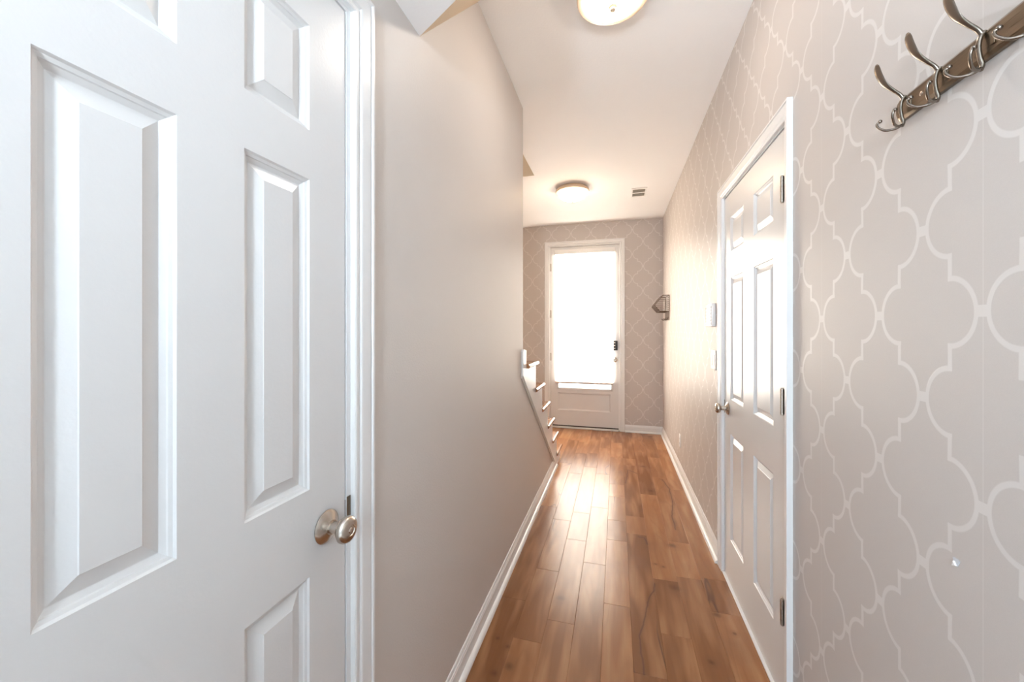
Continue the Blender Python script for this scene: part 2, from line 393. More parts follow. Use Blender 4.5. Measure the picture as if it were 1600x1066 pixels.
for r in range(-20, 20):
    x0 = X0 + r*W; x1 = x0 + W
    if x1 < -2.4 or x0 > 2.4: continue
    inner = -15 <= r <= 4
    js = list(joints.get(r, []))
    y = js[0] if js else 1.0 + random.random()
    lo = []
    while y > -3.6: y -= random.uniform(0.35, 1.1); lo.append(y)
    y = js[-1] if js else lo[0] + random.uniform(0.4, 1.1)
    hi = []
    while y < YB - 0.3: y += random.uniform(0.35, 1.0); hi.append(min(y, YB + 0.1))
    ys = sorted(set([-3.7] + [a for a in lo if a > -3.6] + js + [a for a in hi if a < YB] + [YB + 0.14]))
    for a, b in zip(ys, ys[1:]):
        t = random.betavariate(2.4, 2.0)
        dark = {(-5, 0): 0.05, (1, 1): 0.35, (2, 0): 0.45, (3, 0): 0.4}
        if r == -5 and b == 1.82: t = 0.02
        if r == -2 and b < 2.3 and b > 1.9: t = 0.35
        if r == 1 and abs(b - 4.35) < 0.01: t = 0.02
        if r == 0 and abs(b - 3.9) < .01: t = 0.3
        plank(x0, x1, a, b, (t, random.random(), random.random(), 1))
o = obj('floor', bm, M['floor'])
tag(o, 'brown hand-scraped hardwood plank floor', 'floor', kind='structure')
bm = BM(); box(bm, -2.28, 2.28, -3.6, -0.62, 0.0, 0.006)  # pale slab added over the planks to throw light upwards
struct('floor_rear', bm, simple('pale_bounce_slab', (0.78, 0.78, 0.76), 0.4), 'pale slab added to bounce light up in the unseen room behind', 'floor')
bm = BM(); box(bm, -2.4, 2.4, -3.72, YB + 0.14, -0.12, -0.0012)
sf = struct('trim_3', bm, M['dark'], 'dark joints beneath the floorboards', 'subfloor')

# ------------------------------------------------------------------ trim
def sweep_casing(bm, F, s0, s1, z0, zt, prof, sc0=1.0, sc1=1.0, sct=1.0):
    """prof: (w outward from opening edge, n). Path: up side s0, over, down s1."""
    sg = 1 if s1 > s0 else -1
    rings = []
    for (s, z, ds, dz) in ((s0, z0, -sg*sc0, 0), (s0, zt, -sg*sc0, sct), (s1, zt, sg*sc1, sct), (s1, z0, sg*sc1, 0)):
        rings.append([bm.verts.new(F(s + ds*w, n, z + dz*w)) for w, n in prof])
    m = len(prof)
    for a, b in zip(rings, rings[1:]):
        for k in range(m): bm.faces.new((a[k], a[(k+1) % m], b[(k+1) % m], b[k]))
    bm.faces.new(rings[0]); bm.faces.new(rings[-1])
CAS = [(0, 0), (0, 0.0115), (0.003, 0.0135), (0.010, 0.0135), (0.0115, 0.0105), (0.015, 0.0105), (0.018, 0.0145), (0.021, 0.0155),
       (0.045, 0.0165), (0.047, 0.0140), (0.051, 0.0140), (0.053, 0.018), (0.0585, 0.018), (0.0605, 0.0165), (0.0605, 0)]
def base_run(name, F, s0, s1, label, cut0=0, cut1=0, h=0.092, nrm=None, shoe_lab=None):
    bm = BM()
    prof = [(0, 0), (0.0125, 0), (0.0125, h*0.74), (0.0105, h*0.78), (0.0105, h*0.83), (0.0075, h*0.88), (0.0055, h*0.97), (0.004, h), (0, h)]
    A = [bm.verts.new(F(s0 + cut0*n, n, z)) for n, z in prof]; B = [bm.verts.new(F(s1 - cut1*n, n, z)) for n, z in prof]
    bm.faces.new(A); bm.faces.new(B)
    for i in range(len(prof)): j = (i+1) % len(prof); bm.faces.new((A[i], A[j], B[j], B[i]))
    o = struct(name, bm, M['trim'], label, 'baseboard')
    bm = BM(); k = 7; r = 0.017
    prof = [(0.0125, 0.0)] + [(0.0125 + r*math.cos(PI/2*i/k), 0.019*math.sin(PI/2*i/k)) for i in range(k+1)]
    A = [bm.verts.new(F(s0 + cut0*n, n, z)) for n, z in prof]; B = [bm.verts.new(F(s1 - cut1*n, n, z)) for n, z in prof]
    bm.faces.new(A); bm.faces.new(B)
    for i in range(len(prof)): j = (i+1) % len(prof); bm.faces.new((A[i], A[j], B[j], B[i]))
    obj('shoe_molding', bm, M['trim'], o, smooth=30)
    return o
base_run('baseboard_left', FL, 0.802, 3.715, 'white baseboard with shoe moulding along the taupe left wall')
base_run('baseboard_right', FR, 2.392, YB, 'white baseboard along the papered right wall beyond the closet door', cut1=1)
base_run('baseboard_end', FB, 0.107, XR, 'short white baseboard right of the front door', cut1=1)
base_run('baseboard_near', FR, -0.6, 1.474, 'white baseboard at the foot of the papered wall before the closet door')

# ------------------------------------------------------------------ six panel doors
def panel_face(bm, F, s0, s1, z0, z1, panels, nf, rings_prof):
    """front face of a leaf at depth nf with raised panels; panels: (s0,s1,z0,z1)"""
    ss = sorted({s0, s1} | {p[0] for p in panels} | {p[1] for p in panels})
    zs = sorted({z0, z1} | {p[2] for p in panels} | {p[3] for p in panels})
    cache = {}
    def V(s, n, z):
        k = (round(s, 5), round(n, 5), round(z, 5))
        if k not in cache: cache[k] = bm.verts.new(F(s, n, z))
        return cache[k]
    for a, b in zip(ss, ss[1:]):
        for c, d in zip(zs, zs[1:]):
            inside = any(p[0] - 1e-6 <= a and b <= p[1] + 1e-6 and p[2] - 1e-6 <= c and d <= p[3] + 1e-6 for p in panels)
            if not inside: bm.faces.new((V(a, nf, c), V(b, nf, c), V(b, nf, d), V(a, nf, d)))
    for p in panels:
        prev = [V(p[0], nf, p[2]), V(p[1], nf, p[2]), V(p[1], nf, p[3]), V(p[0], nf, p[3])]
        for off, dn in rings_prof:
            cur = [bm.verts.new(F(s, nf + dn, z)) for s, z in ((p[0]+off, p[2]+off), (p[1]-off, p[2]+off), (p[1]-off, p[3]-off), (p[0]+off, p[3]-off))]
            for i in range(4): bm.faces.new((prev[i], prev[(i+1) % 4], cur[(i+1) % 4], cur[i]))
            prev = cur
        bm.faces.new(prev)
RP = [(0.0025, -0.0035), (0.007, -0.0055), (0.008, -0.0075), (0.013, -0.0105), (0.0145, -0.0115), (0.0155, -0.0115), (0.037, -0.0035), (0.038, -0.0025)]
def leaf(F, s0, s1, z0, z1, panels, nf, rp, parent, name='door_leaf', th=0.035, mat='door'):
    bm = BM()
    panel_face(bm, F, s0, s1, z0, z1, panels, nf, rp)
    c = [(s0, z0), (s1, z0), (s1, z1), (s0, z1)]
    A = [bm.verts.new(F(s, nf, z)) for s, z in c]; B = [bm.verts.new(F(s, nf - th, z)) for s, z in c]
    for i in range(4): bm.faces.new((A[i], A[(i+1) % 4], B[(i+1) % 4], B[i]))
    bm.faces.new(B)
    bmesh.ops.remove_doubles(bm, verts=bm.verts, dist=1e-5)
    return obj(name, bm, M[mat], parent)
def knob(F, s, z, n0, parent, name='door_knob'):
    a = Vector(F(s, n0, z)); ax = Vector(F(s, n0 + 1, z)) - a
    bm = BM()
    lathe(bm, a, ax, [(0.0, 0.0008), (0.033, 0.0008), (0.0335, 0.003), (0.031, 0.0055), (0.027, 0.0075), (0.017, 0.0125), (0.0145, 0.014), (0.0145, 0.0155), (0.0, 0.0155)])
    k = obj(name, bm, M['nickel'], parent, smooth=35)
    bm = BM()
    lathe(bm, a, ax, [(0.0, 0.0155), (0.0115, 0.0155), (0.0110, 0.034), (0.014, 0.036), (0.0215, 0.0395), (0.0262, 0.0455), (0.0265, 0.0515), (0.0235, 0.0575), (0.018, 0.0605),
                       (0.0105, 0.0615), (0.0095, 0.0600), (0.0060, 0.0600), (0.0050, 0.0612), (0.0, 0.0614)])
    obj('knob_grip', bm, M['nickel'], k, smooth=40)
    return k
def hinge(F, s, z, n, parent, r=0.0058, hh=0.090):
    bm = BM()
    for i in range(5):
        a = F(s, n, z - hh/2 + i*hh/5 + 0.0008); cyl(bm, a, (0, 0, 1), r, hh/5 - 0.0016, 16)
    cyl(bm, F(s, n, z - hh/2 - 0.003), (0, 0, 1), r*0.7, hh + 0.006, 12)
    lbox(bm, F, s - 0.014, s + 0.014, n - 0.007, n - 0.0045, z - hh/2, z + hh/2)
    obj('hinge', bm, M['hinge'], parent, smooth=40)
def jamb(F, s0, s1, zt, parent, depth=0.115, th=0.018, back=0.0, sill=True):
    bm = BM()
    lbox(bm, F, s0 - th, s0, -depth, back, 0, zt + th); lbox(bm, F, s1, s1 + th, -depth, back, 0, zt + th); lbox(bm, F, s0, s1, -depth, back, zt, zt + th)
    # stops behind the leaf
    lbox(bm, F, s0, s0 + 0.010, -depth, -0.040, 0, zt); lbox(bm, F, s1 - 0.010, s1, -depth, -0.040, 0, zt); lbox(bm, F, s0, s1, -depth, -0.040, zt - 0.010, zt)
    obj('door_jamb', bm, M['trim'], parent)

# left closet door (door_1)
d1 = root('door_1', FL(0.433, 0, 0), 'white six-panel door on the left with a nickel knob, nearest the camera', 'door', kind='structure')
P1 = []
for a, b in ((0.249, 0.384), (0.482, 0.618)):
    P1 += [(a, b, 0.235, 0.838), (a, b, 1.008, 1.612), (a, b, 1.708, 1.912)]
leaf(FL, 0.149, 0.7185, 0.010, 2.018, P1, -0.0015, RP, d1)
jamb(FL, 0.146, 0.7225, 2.022, d1)
bm = BM(); sweep_casing(bm, FL, 0.140, 0.7355, 0.0, 2.032, CAS, 1.05, 1.1, 1.05); obj('casing', bm, M['trim'], d1)
knob(FL, 0.662, 0.915, -0.0015, d1)
bm = BM(); lbox(bm, FL, 0.7226, 0.7345, -0.030, 0.0012, 0.884, 0.950, 0.0004); lathe(bm, FL(0.7285, -0.004, 0.887), (0, 0, 1), [(0, 0), (0.0062, 0.001), (0.0062, 0.056), (0.004, 0.062), (0.0, 0.064)], 16)
obj('strike_plate', bm, M['bronze'], d1, smooth=40, label='dark bronze strike plate')
for z in (0.25, 1.05, 1.80): hinge(FL, 0.1475, z, 0.0035, d1)

# right closet door (door_2)
d2 = root('door_2', FR(1.93, 0, 0), 'white six-panel door in the papered right wall with three hinges', 'door', kind='structure')
P2 = []
for a, b in ((1.643, 1.858), (1.995, 2.203)):
    P2 += [(a, b, 0.235, 0.782), (a, b, 0.958, 1.588), (a, b, 1.720, 1.898)]
leaf(FR, 1.5465, 2.3085, 0.010, 2.022, P2, -0.0015, RP, d2)
jamb(FR, 1.5435, 2.3115, 2.027, d2)
bm = BM(); sweep_casing(bm, FR, 1.5045, 2.322, 0.0, 2.033, CAS, 0.50, 1.1, 1.0); obj('casing', bm, M['trim'], d2)
knob(FR, 2.245, 0.905, -0.0015, d2)
for z in (0.330, 1.067, 1.812): hinge(FR, 1.548, z, 0.0045, d2)
bm = BM(); lbox(bm, FR, 1.50, 2.322, -0.10, 0.010, 0.0, 0.0085, 0.002); obj('threshold', bm, M['trim'], d2)
bm = BM(); lbox(bm, FR, 2.3088, 2.3113, -0.02, 0.0008, 0.87, 0.94); obj('strike_plate', bm, M['bronze'], d2)

# front door (door_3)
d3 = root('door_3', FB(-0.417, 0, 0), 'tall cream front door at the hall end with a large glazed light', 'door', kind='structure')
s0, s1, zt = -0.862, 0.028, 2.425
g0, g1, gz0, gz1 = -0.775, -0.045, 0.515, 2.36
PF = [(-0.765, -0.075, 0.235, 0.470)]
RPF = [(0.004, -0.006), (0.012, -0.009), (0.016, -0.012)]
bm = BM()
panel_face(bm, FB, s0, s1, 0.035, gz0 - 0.0, PF, -0.0015, RPF)
lbox(bm, FB, s0, s1, -0.045, -0.020, 0.035, gz0)
for q in ((s0, g0, gz0, zt), (g1, s1, gz0, zt), (g0, g1, gz1, zt)): lbox(bm, FB, q[0], q[1], -0.045, -0.0015, q[2], q[3])
obj('door_leaf', bm, M['door'], d3)
bm = BM()
for q in ((g0, g0+0.022, gz0, gz1), (g1-0.022, g1, gz0, gz1), (g0, g1, gz0, gz0+0.022), (g0, g1, gz1-0.022, gz1)):
    lbox(bm, FB, q[0], q[1], -0.040, 0.006, q[2], q[3], 0.003)
obj('glazing_bead', bm, M['trim'], d3)
bm = BM(); lbox(bm, FB, g0+0.01, g1-0.01, -0.030, -0.026, gz0+0.01, gz1-0.01); obj('glass_pane', bm, M['pane'], d3)
bm = BM()
for (a, b) in ((s0 - 0.022, s0 - 0.004), (s1 + 0.004, s1 + 0.022)): lbox(bm, FB, a, b, -0.13, 0.0, 0, zt + 0.022)
lbox(bm, FB, s0 - 0.004, s1 + 0.004, -0.13, 0.0, zt + 0.004, zt + 0.022)
lbox(bm, FB, s0 - 0.004, s0 + 0.010, -0.13, -0.048, 0, zt); lbox(bm, FB, s1 - 0.010, s1 + 0.004, -0.13, -0.048, 0, zt); lbox(bm, FB, s0, s1, -0.13, -0.048, zt - 0.01, zt + 0.004)
obj('door_jamb', bm, M['trim'], d3)
bm = BM(); sweep_casing(bm, FB, s0 - 0.012, s1 + 0.012, 0.0, zt + 0.014, CAS, 1.12, 1.05, 1.05); obj('casing', bm, M['trim'], d3)
bm = BM(); lbox(bm, FB, s0 - 0.0, s1 + 0.0, -0.13, 0.030, 0.0, 0.018, 0.004); obj('threshold', bm, M['trim'], d3)
bm = BM(); lbox(bm, FB, s0, s1, -0.040, -0.006, 0.018, 0.036); obj('door_sweep', bm, M['rubber'], d3, label='dark rubber sweep')
for z in (0.95, 1.53, 2.16): hinge(FB, s0 - 0.003, z, 0.004, d3, hh=0.10)
kn = knob(FB, -0.018, 0.925, -0.0015, d3)
bm = BM(); lbox(bm, FB, -0.040, 0.014, 0.0, 0.026, 1.050, 1.175, 0.006); lk = obj('keypad_lock', bm, M['black'], d3, smooth=30, label='black keypad deadbolt')
bm = BM()
for z in (1.066, 1.103, 1.140): lbox(bm, FB, -0.038, -0.014, 0.0262, 0.029, z, z + 0.017, 0.002)
obj('button_row', bm, M['plastic'], lk, smooth=30, label='white button rows')

# horizontal blind hung on the front door
bl = root('window_blind', FB(-0.41, 0.01, 0.60), 'white horizontal slatted blind covering the front door glass', 'blind')
bm = BM(); lbox(bm, FB, -0.800, -0.014, 0.006, 0.048, 2.325, 2.385, 0.004); obj('headrail', bm, M['plastic'], bl, smooth=30)
bm = BM(); lbox(bm, FB, -0.795, -0.040, 0.007, 0.040, 0.600, 0.624, 0.004); obj('bottom_rail', bm, simple('beige_rail', (0.52, 0.43, 0.38), 0.5), bl, smooth=30)
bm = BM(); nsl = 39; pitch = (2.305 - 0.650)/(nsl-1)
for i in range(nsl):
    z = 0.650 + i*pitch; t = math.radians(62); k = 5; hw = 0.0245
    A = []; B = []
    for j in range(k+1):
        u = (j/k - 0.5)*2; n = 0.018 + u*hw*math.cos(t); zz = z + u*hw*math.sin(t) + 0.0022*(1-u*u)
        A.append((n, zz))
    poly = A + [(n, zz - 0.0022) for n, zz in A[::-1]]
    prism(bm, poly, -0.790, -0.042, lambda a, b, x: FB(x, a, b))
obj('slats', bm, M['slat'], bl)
bm = BM()
for s in (-0.70, -0.407, -0.11):
    for n in (0.0065, 0.0375): cyl(bm, FB(s, n, 0.61), (0, 0, 1), 0.0009, 1.72, 6)
obj('ladder_cord', bm, M['plastic'], bl)
bm = BM(); cyl(bm, FB(-0.765, 0.060, 1.52), (0, 0, 1), 0.0035, 0.80, 8); obj('tilt_wand', bm, M['plastic'], bl)

# ------------------------------------------------------------------ staircase
st = root('staircase', (-1.09, 2.6, 0), 'hardwood staircase with white stringer rising behind the left wall', 'staircase')
RISE, RUN, TH = 0.1925, 0.249, 0.028
def tread_z(k): return 0.129 + RISE*k
def nose_y(k): return 4.000 - RUN*k
XO, XI = -0.541, -1.628      # outer (hall) end and wall end
for k in range(0, 9):
    z = tread_z(k); yn = nose_y(k); yb = yn - RUN - 0.030
    xo = XO if k < 6 else XL - WT - 0.004
    bm = BM()
    # tread body with a rounded nosing returned round the open end
    prof = [(yb, z - TH), (yb, z)] + [(yn - 0.0135 + 0.0135*math.sin(PI*i/8), z - 0.0135 + 0.0135*math.cos(PI*i/8)) for i in range(9)]
    prism(bm, prof, XI, xo - 0.0135, lambda a, b, x: (x, a, b))
    if k < 6:
        pr = [(xo - 0.0135, z - TH), (xo - 0.0135, z)] + [(xo - 0.0135 + 0.0135*math.sin(PI*i/8), z - 0.0135 + 0.0135*math.cos(PI*i/8)) for i in range(9)]
        prism(bm, pr, yn - 0.320, yn - 0.004, lambda a, b, y: (a, y, b))
    obj('tread', bm, M['treadwood'], st, smooth=40)
    bm = BM(); zr0 = 0 if k == 0 else tread_z(k-1)
    box(bm, XI, XL - WT if k >= 6 else XL + 0.012, yn - 0.045, yn - 0.030, zr0, z - TH)
    obj('riser', bm, M['trim'], st)
# open stringer board standing proud of the wall
pts = []
for k in range(0, 7):
    yr = nose_y(k) - 0.032; z0 = 0.0 if k == 0 else tread_z(k-1); z1 = tread_z(k) - TH
    if k == 6: yr, z1 = 2.425, 1.185
    if k > 0: pts.append((yr, z0 - TH + 0.0))
    else: pts.append((yr, 0.0))
    pts.append((yr, z1))
pts += [(2.350, 1.195), (2.335, 1.180), (2.335, 1.030), (3.640, 0.045), (3.66, 0.0)]
bm = BM(); prism(bm, pts, XL + 0.0005, XL + 0.013, lambda a, b, x: (x, a, b)); obj('stringer', bm, M['trim'], st)
bm = BM()
pts2 = [(2.335, 1.030), (3.640, 0.045), (3.628, 0.030), (2.323, 1.015)]
prism(bm, pts2, XL + 0.0002, XL + 0.007, lambda a, b, x: (x, a, b)); obj('skirt_bead', bm, M['wall'], st)

# ------------------------------------------------------------------ ceiling lamps
def lamp(loc, label, R=0.165, D=0.080, gm='glow2', gr=0.86, fs=1.0):
    r = root('ceiling_lamp', loc, label, 'ceiling lamp', 'flush ceiling lamps')
    bm = BM()
    lathe(bm, loc, (0, 0, -1), [(0.0, 0.0), (R*0.86, 0.0), (R*0.90, 0.006), (R*0.93, 0.010), (R*0.955, 0.018), (R*0.99, 0.022), (R, 0.028), (R, 0.038), (R*0.985, 0.044), (R*0.93, 0.046), (R*(gr-0.01), 0.046)], 64)
    obj('pan', bm, M['fixture'], r, smooth=35)
    bm = BM(); pr = []
    for i in range(15):
        t = PI/2*i/14; pr.append((R*gr*math.cos(t) if i < 14 else 0.0, 0.046 + D*math.sin(t)))
    lathe(bm, loc, (0, 0, -1), [(R*(gr-0.02), 0.044)] + pr, 64)
    obj('glass_shade', bm, M[gm], r, smooth=60)
    bm = BM(); q = loc[2] - (D - 0.080)
    lathe(bm, (loc[0], loc[1], q), (0, 0, -1), [(a*fs, b) for a, b in ((0.0, 0.123), (0.012, 0.1245), (0.013, 0.1275), (0.007, 0.131), (0.009, 0.135), (0.0085, 0.140), (0.004, 0.144), (0.0, 0.1445))], 24)
    obj('finial', bm, M['fixture'], r, smooth=40)
lamp((-0.014, 1.634, H), 'lit round flush lamp near the camera, cut by the top of the frame', 0.147, 0.036, 'glow', 0.80, 1.35)
lamp((-0.425, 3.86, H), 'lit round flush lamp in front of the front door')

lamp((-1.18, 2.20, 4.20), 'added unseen flush lamp above the stairwell, lighting the ceiling opening', 0.165, 0.08, 'glow')  # unseen lamp added to brighten the lining of the stair opening

# ceiling vent
vt = root('ceiling_vent', (0.22, 4.15, H), 'small white slotted air vent in the ceiling near the front door', 'vent')
bm = BM(); z0, z1 = H - 0.007, H
for q in ((0.145, 0.160, 4.02, 4.28), (0.280, 0.295, 4.02, 4.28), (0.160, 0.280, 4.02, 4.045), (0.160, 0.280, 4.255, 4.28), (0.160, 0.280, 4.142, 4.158)):
    box(bm, q[0], q[1], q[2], q[3], z0, z1)
obj('frame', bm, M['plastic'], vt)
bm = BM()
for y0 in (4.048, 4.161):
    for i in range(6):
        y = y0 + i*0.0155; v = [bm.verts.new(p) for p in ((0.160, y, z0+0.001), (0.280, y, z0+0.001), (0.280, y+0.010, z1-0.0005), (0.160, y+0.010, z1-0.0005))]; bm.faces.new(v)
obj('louvers', bm, M['plastic'], vt)
bm = BM(); box(bm, 0.160, 0.280, 4.045, 4.255, H - 0.0015, H - 0.0005); obj('duct_opening', bm, simple('shaded_duct', (0.62, 0.57, 0.50), 0.8), vt)

# ------------------------------------------------------------------ wall devices on the right wall
ch = root('door_chime', FR(2.58, 0, 1.34), 'white ribbed door chime box on the papered wall above the light switch', 'door chime')
bm = BM(); lbox(bm, FR, 2.495, 2.655, 0.0005, 0.024, 1.338, 1.474, 0.003); obj('housing', bm, M['plastic'], ch, smooth=30)
bm = BM()
for i in range(6): lbox(bm, FR, 2.507, 2.643, 0.0235, 0.0275, 1.350 + i*0.0195, 1.362 + i*0.0195, 0.0015)
obj('grille_rib', bm, M['plastic'], ch, smooth=30)
sw = root('light_switch', FR(2.545, 0, 1.08), 'white double light switch plate beside the closet door casing', 'light switch')
bm = BM(); lbox(bm, FR, 2.485, 2.600, 0.0005, 0.006, 1.080, 1.196, 0.002); obj('switch_plate', bm, M['plastic'], sw, smooth=30)
for s in (2.520, 2.566):
    bm = BM(); lbox(bm, FR, s - 0.0165, s + 0.0165, 0.006, 0.0085, 1.105, 1.171, 0.0015); obj('rocker', bm, M['plastic'], sw, smooth=30)
ol = root('wall_outlet', FR(3.80, 0, 0.24), 'white power outlet low on the papered right wall', 'outlet')
bm = BM(); lbox(bm, FR, 3.765, 3.835, 0.0005, 0.006, 0.242, 0.358, 0.002); obj('outlet_plate', bm, M['plastic'], ol, smooth=30)
for z in (0.278, 0.322):
    bm = BM(); cyl(bm, FR(3.80, 0.006, z), (-1, 0, 0), 0.0165, 0.002, 24); rc = obj('receptacle', bm, M['plastic'], ol, smooth=30)
    bm = BM()
    for s in (3.794, 3.806): lbox(bm, FR, s - 0.001, s + 0.001, 0.008, 0.0083, z - 0.004, z + 0.005)
    obj('slot', bm, M['black'], rc)

# small torn spot in the wallpaper
bm = BM()
c = [(0.838 + math.cos(t)*0.006*(1 + 0.35*math.sin(3*t)) , 0.920 + math.sin(t)*0.0085*(1 + 0.3*math.cos(2*t))) for t in [2*PI*i/14 for i in range(14)]]
prism(bm, c, 0.0003, 0.0012, lambda a, b, n: FR(a, n, b))
tp = obj('torn_spot', bm, M['greyplastic'], wr, label='pale torn spot in the paper')
bm = BM(); prism(bm, [(0.836, 0.914), (0.843, 0.911), (0.841, 0.920)], 0.0012, 0.004, lambda a, b, n: FR(a, n, b)); obj('paper_flap', bm, M['plastic'], wr, label='curled white paper flap')

# ------------------------------------------------------------------ coat hook rail
hr = root('coat_rack', FR(0.72, 0, 1.765), 'antique bronze coat rail with curved hooks high on the papered right wall', 'coat rack')
ZC = 1.765; SE, SN = 0.972, 0.455
bm = BM()
def plate_poly(hh, r, e0, e1):
    pl = []
    for i in range(13):
        t = -PI/2 + PI*i/12; pl.append((e1 - r + r*math.cos(t), ZC + hh*math.sin(t)))
    for i in range(13):
        t = PI/2 + PI*i/12; pl.append((e0 + r + r*math.cos(t), ZC + hh*math.sin(t)))
    return pl
P0 = plate_poly(0.0225, 0.012, SN, SE); P1_ = plate_poly(0.0165, 0.009, SN + 0.005, SE - 0.005)
va = [bm.verts.new(FR(a, 0.0005, b)) for a, b in P0]; vb = [bm.verts.new(FR(a, 0.007, b)) for a, b in P0]; vc = [bm.verts.new(FR(a, 0.0115, b)) for a, b in P1_]
bm.faces.new(va); bm.faces.new(vc)
for r0, r1 in ((va, vb), (vb, vc)):
    for i in range(len(r0)): j = (i+1) % len(r0); bm.faces.new((r0[i], r0[j], r1[j], r1[i]))
obj('mounting_plate', bm, M['bronze'], hr, smooth=25)
for s in (0.942, 0.856, 0.771, 0.686, 0.601, 0.516):
    bm = BM()
    # body hugging the plate, running down to the fork of two small hooks
    sweep(bm, [FR(s, 0.0115, ZC+0.019), FR(s, 0.0165, ZC+0.011), FR(s, 0.0185, ZC-0.004), FR(s, 0.0165, ZC-0.021), FR(s, 0.0140, ZC-0.032), FR(s, 0.0165, ZC-0.040)], [0.0046, 0.0042, 0.0036, 0.0034, 0.0036, 0.0040], [0.0036, 0.0034, 0.0030, 0.0030, 0.0032, 0.0034], (0, 1, 0), 12, 6)
    hk = obj('hook', bm, M['hooksteel'], hr, smooth=60)
    bm = BM()
    sweep(bm, [FR(s, 0.0135, ZC+0.014), FR(s, 0.020, ZC+0.024), FR(s, 0.033, ZC+0.036), FR(s, 0.045, ZC+0.049), FR(s, 0.053, ZC+0.066), FR(s, 0.0572, ZC+0.081), FR(s, 0.0586, ZC+0.0895)],
          [0.0035, 0.0037, 0.0040, 0.0046, 0.0055, 0.0070, 0.0083, 0.0090, 0.0088, 0.0072, 0.0030], [0.0034, 0.0030, 0.0026, 0.0024, 0.0022, 0.0020, 0.0018, 0.0010], (0, 1, 0), 14, 10)
    obj('upper_arm', bm, M['hooksteel'], hk, smooth=60)
    for d in (-1, 1):
        bm = BM()
        sweep(bm, [FR(s, 0.015, ZC-0.037), FR(s + d*0.005, 0.025, ZC-0.0415), FR(s + d*0.013, 0.036, ZC-0.0395), FR(s + d*0.021, 0.0435, ZC-0.029), FR(s + d*0.0245, 0.044, ZC-0.020), FR(s + d*0.0225, 0.0405, ZC-0.0165)],
              [0.0030, 0.0026, 0.0024, 0.0024, 0.0022, 0.0022], [0.0028, 0.0025, 0.0023, 0.0022, 0.0022, 0.0022], (0, 1, 0), 12, 7)
        ball(bm, FR(s + d*0.0222, 0.0400, ZC-0.0160), 0.0037)
        obj('lower_prong', bm, M['hooksteel'], hk, smooth=60)
    bm = BM()
    for q in (-0.015,): 
        lbox(bm, FR, s + q - 0.004, s + q + 0.004, 0.0115, 0.0138, ZC-0.010, ZC+0.011, 0.001)
    obj('mount_tab', bm, M['bronze'], hk, smooth=30)
for s in (0.899, 0.558):
    bm = BM(); lathe(bm, FR(s, 0.0112, ZC-0.001), (-1, 0, 0), [(0.0, 0), (0.0042, 0), (0.0040, 0.0012), (0.0022, 0.0022), (0.0, 0.0024)], 20)
    scw = obj('screw', bm, M['nickel'], hr, smooth=40, label='bright screw head')

# ------------------------------------------------------------------ wire letter basket on the far right wall
wb = root('wire_basket', FR(4.70, 0, 1.43), 'dark bronze wire letter basket on the right wall by the front door corner', 'wire basket')
WY0, WY1 = 4.535, 4.885
prof = [(0.004, 1.700), (0.068, 1.700), (0.157, 1.590), (0.100, 1.522), (0.004, 1.522)]
def wirep(bm, pts, r=0.0022, seg=6):
    for a, b in zip(pts, pts[1:]):
        a = Vector(a); b = Vector(b); cyl(bm, a, b - a, r, (b-a).length, seg)
for y in (WY0, WY1):
    bm = BM(); wirep(bm, [FR(y, n, z) for n, z in prof + [prof[0]]], 0.0038, 8)
    fr = obj('side_frame', bm, M['wire'], wb, smooth=40)
    bm = BM()
    for i in range(1, 8):
        z = 1.522 + (1.700 - 1.522)*i/8
        nmax = 0.068 + (1.700 - z)/(0.110)*0.089 if z > 1.590 else 0.100 + (z - 1.522)/0.068*0.057
        wirep(bm, [FR(y, 0.004, z), FR(y, nmax, z)], 0.0017)
    obj('side_wire', bm, M['wire'], fr, smooth=40)
bm = BM()
for n, z in prof: wirep(bm, [FR(WY0, n, z), FR(WY1, n, z)], 0.0034, 8)
for i in range(1, 8): z = 1.522 + 0.178*i/8; wirep(bm, [FR(WY0, 0.004, z), FR(WY1, 0.004, z)], 0.0017)
obj('back_wire', bm, M['wire'], wb, smooth=40)
bm = BM()
for i in range(1, 8):
    t = i/8; n = 0.100 + 0.057*t; z = 1.522 + 0.068*t; wirep(bm, [FR(WY0, n, z), FR(WY1, n, z)], 0.0026)
for i in range(1, 14):
    y = WY0 + (WY1-WY0)*i/14; wirep(bm, [FR(y, 0.100, 1.522), FR(y, 0.157, 1.590)], 0.0022); wirep(bm, [FR(y, 0.004, 1.522), FR(y, 0.100, 1.522)], 0.0015)
obj('front_mesh', bm, M['wire'], wb, smooth=40)
bm = BM(); lbox(bm, FR, WY0, WY1, 0.002, 0.007, 1.425, 1.520, 0.001); obj('hook_bar', bm, M['wire'], wb)
for y in (4.58, 4.665, 4.755, 4.84):
    bm = BM(); sweep(bm, [FR(y, 0.006, 1.462), FR(y, 0.016, 1.434), FR(y, 0.040, 1.430), FR(y, 0.052, 1.444)], [0.003]*2, [0.003]*2, (0, 1, 0), 8, 5)
    obj('key_hook', bm, M['wire'], wb, smooth=50)

# ------------------------------------------------------------------ outside the front door
bm = BM(); box(bm, -6, 6, YB + 0.14, YB + 12, -0.20, -0.05); 
g = struct('ground', bm, simple('porch_concrete', (0.55, 0.53, 0.5), 0.9), 'pale paving outside the front door', 'ground')

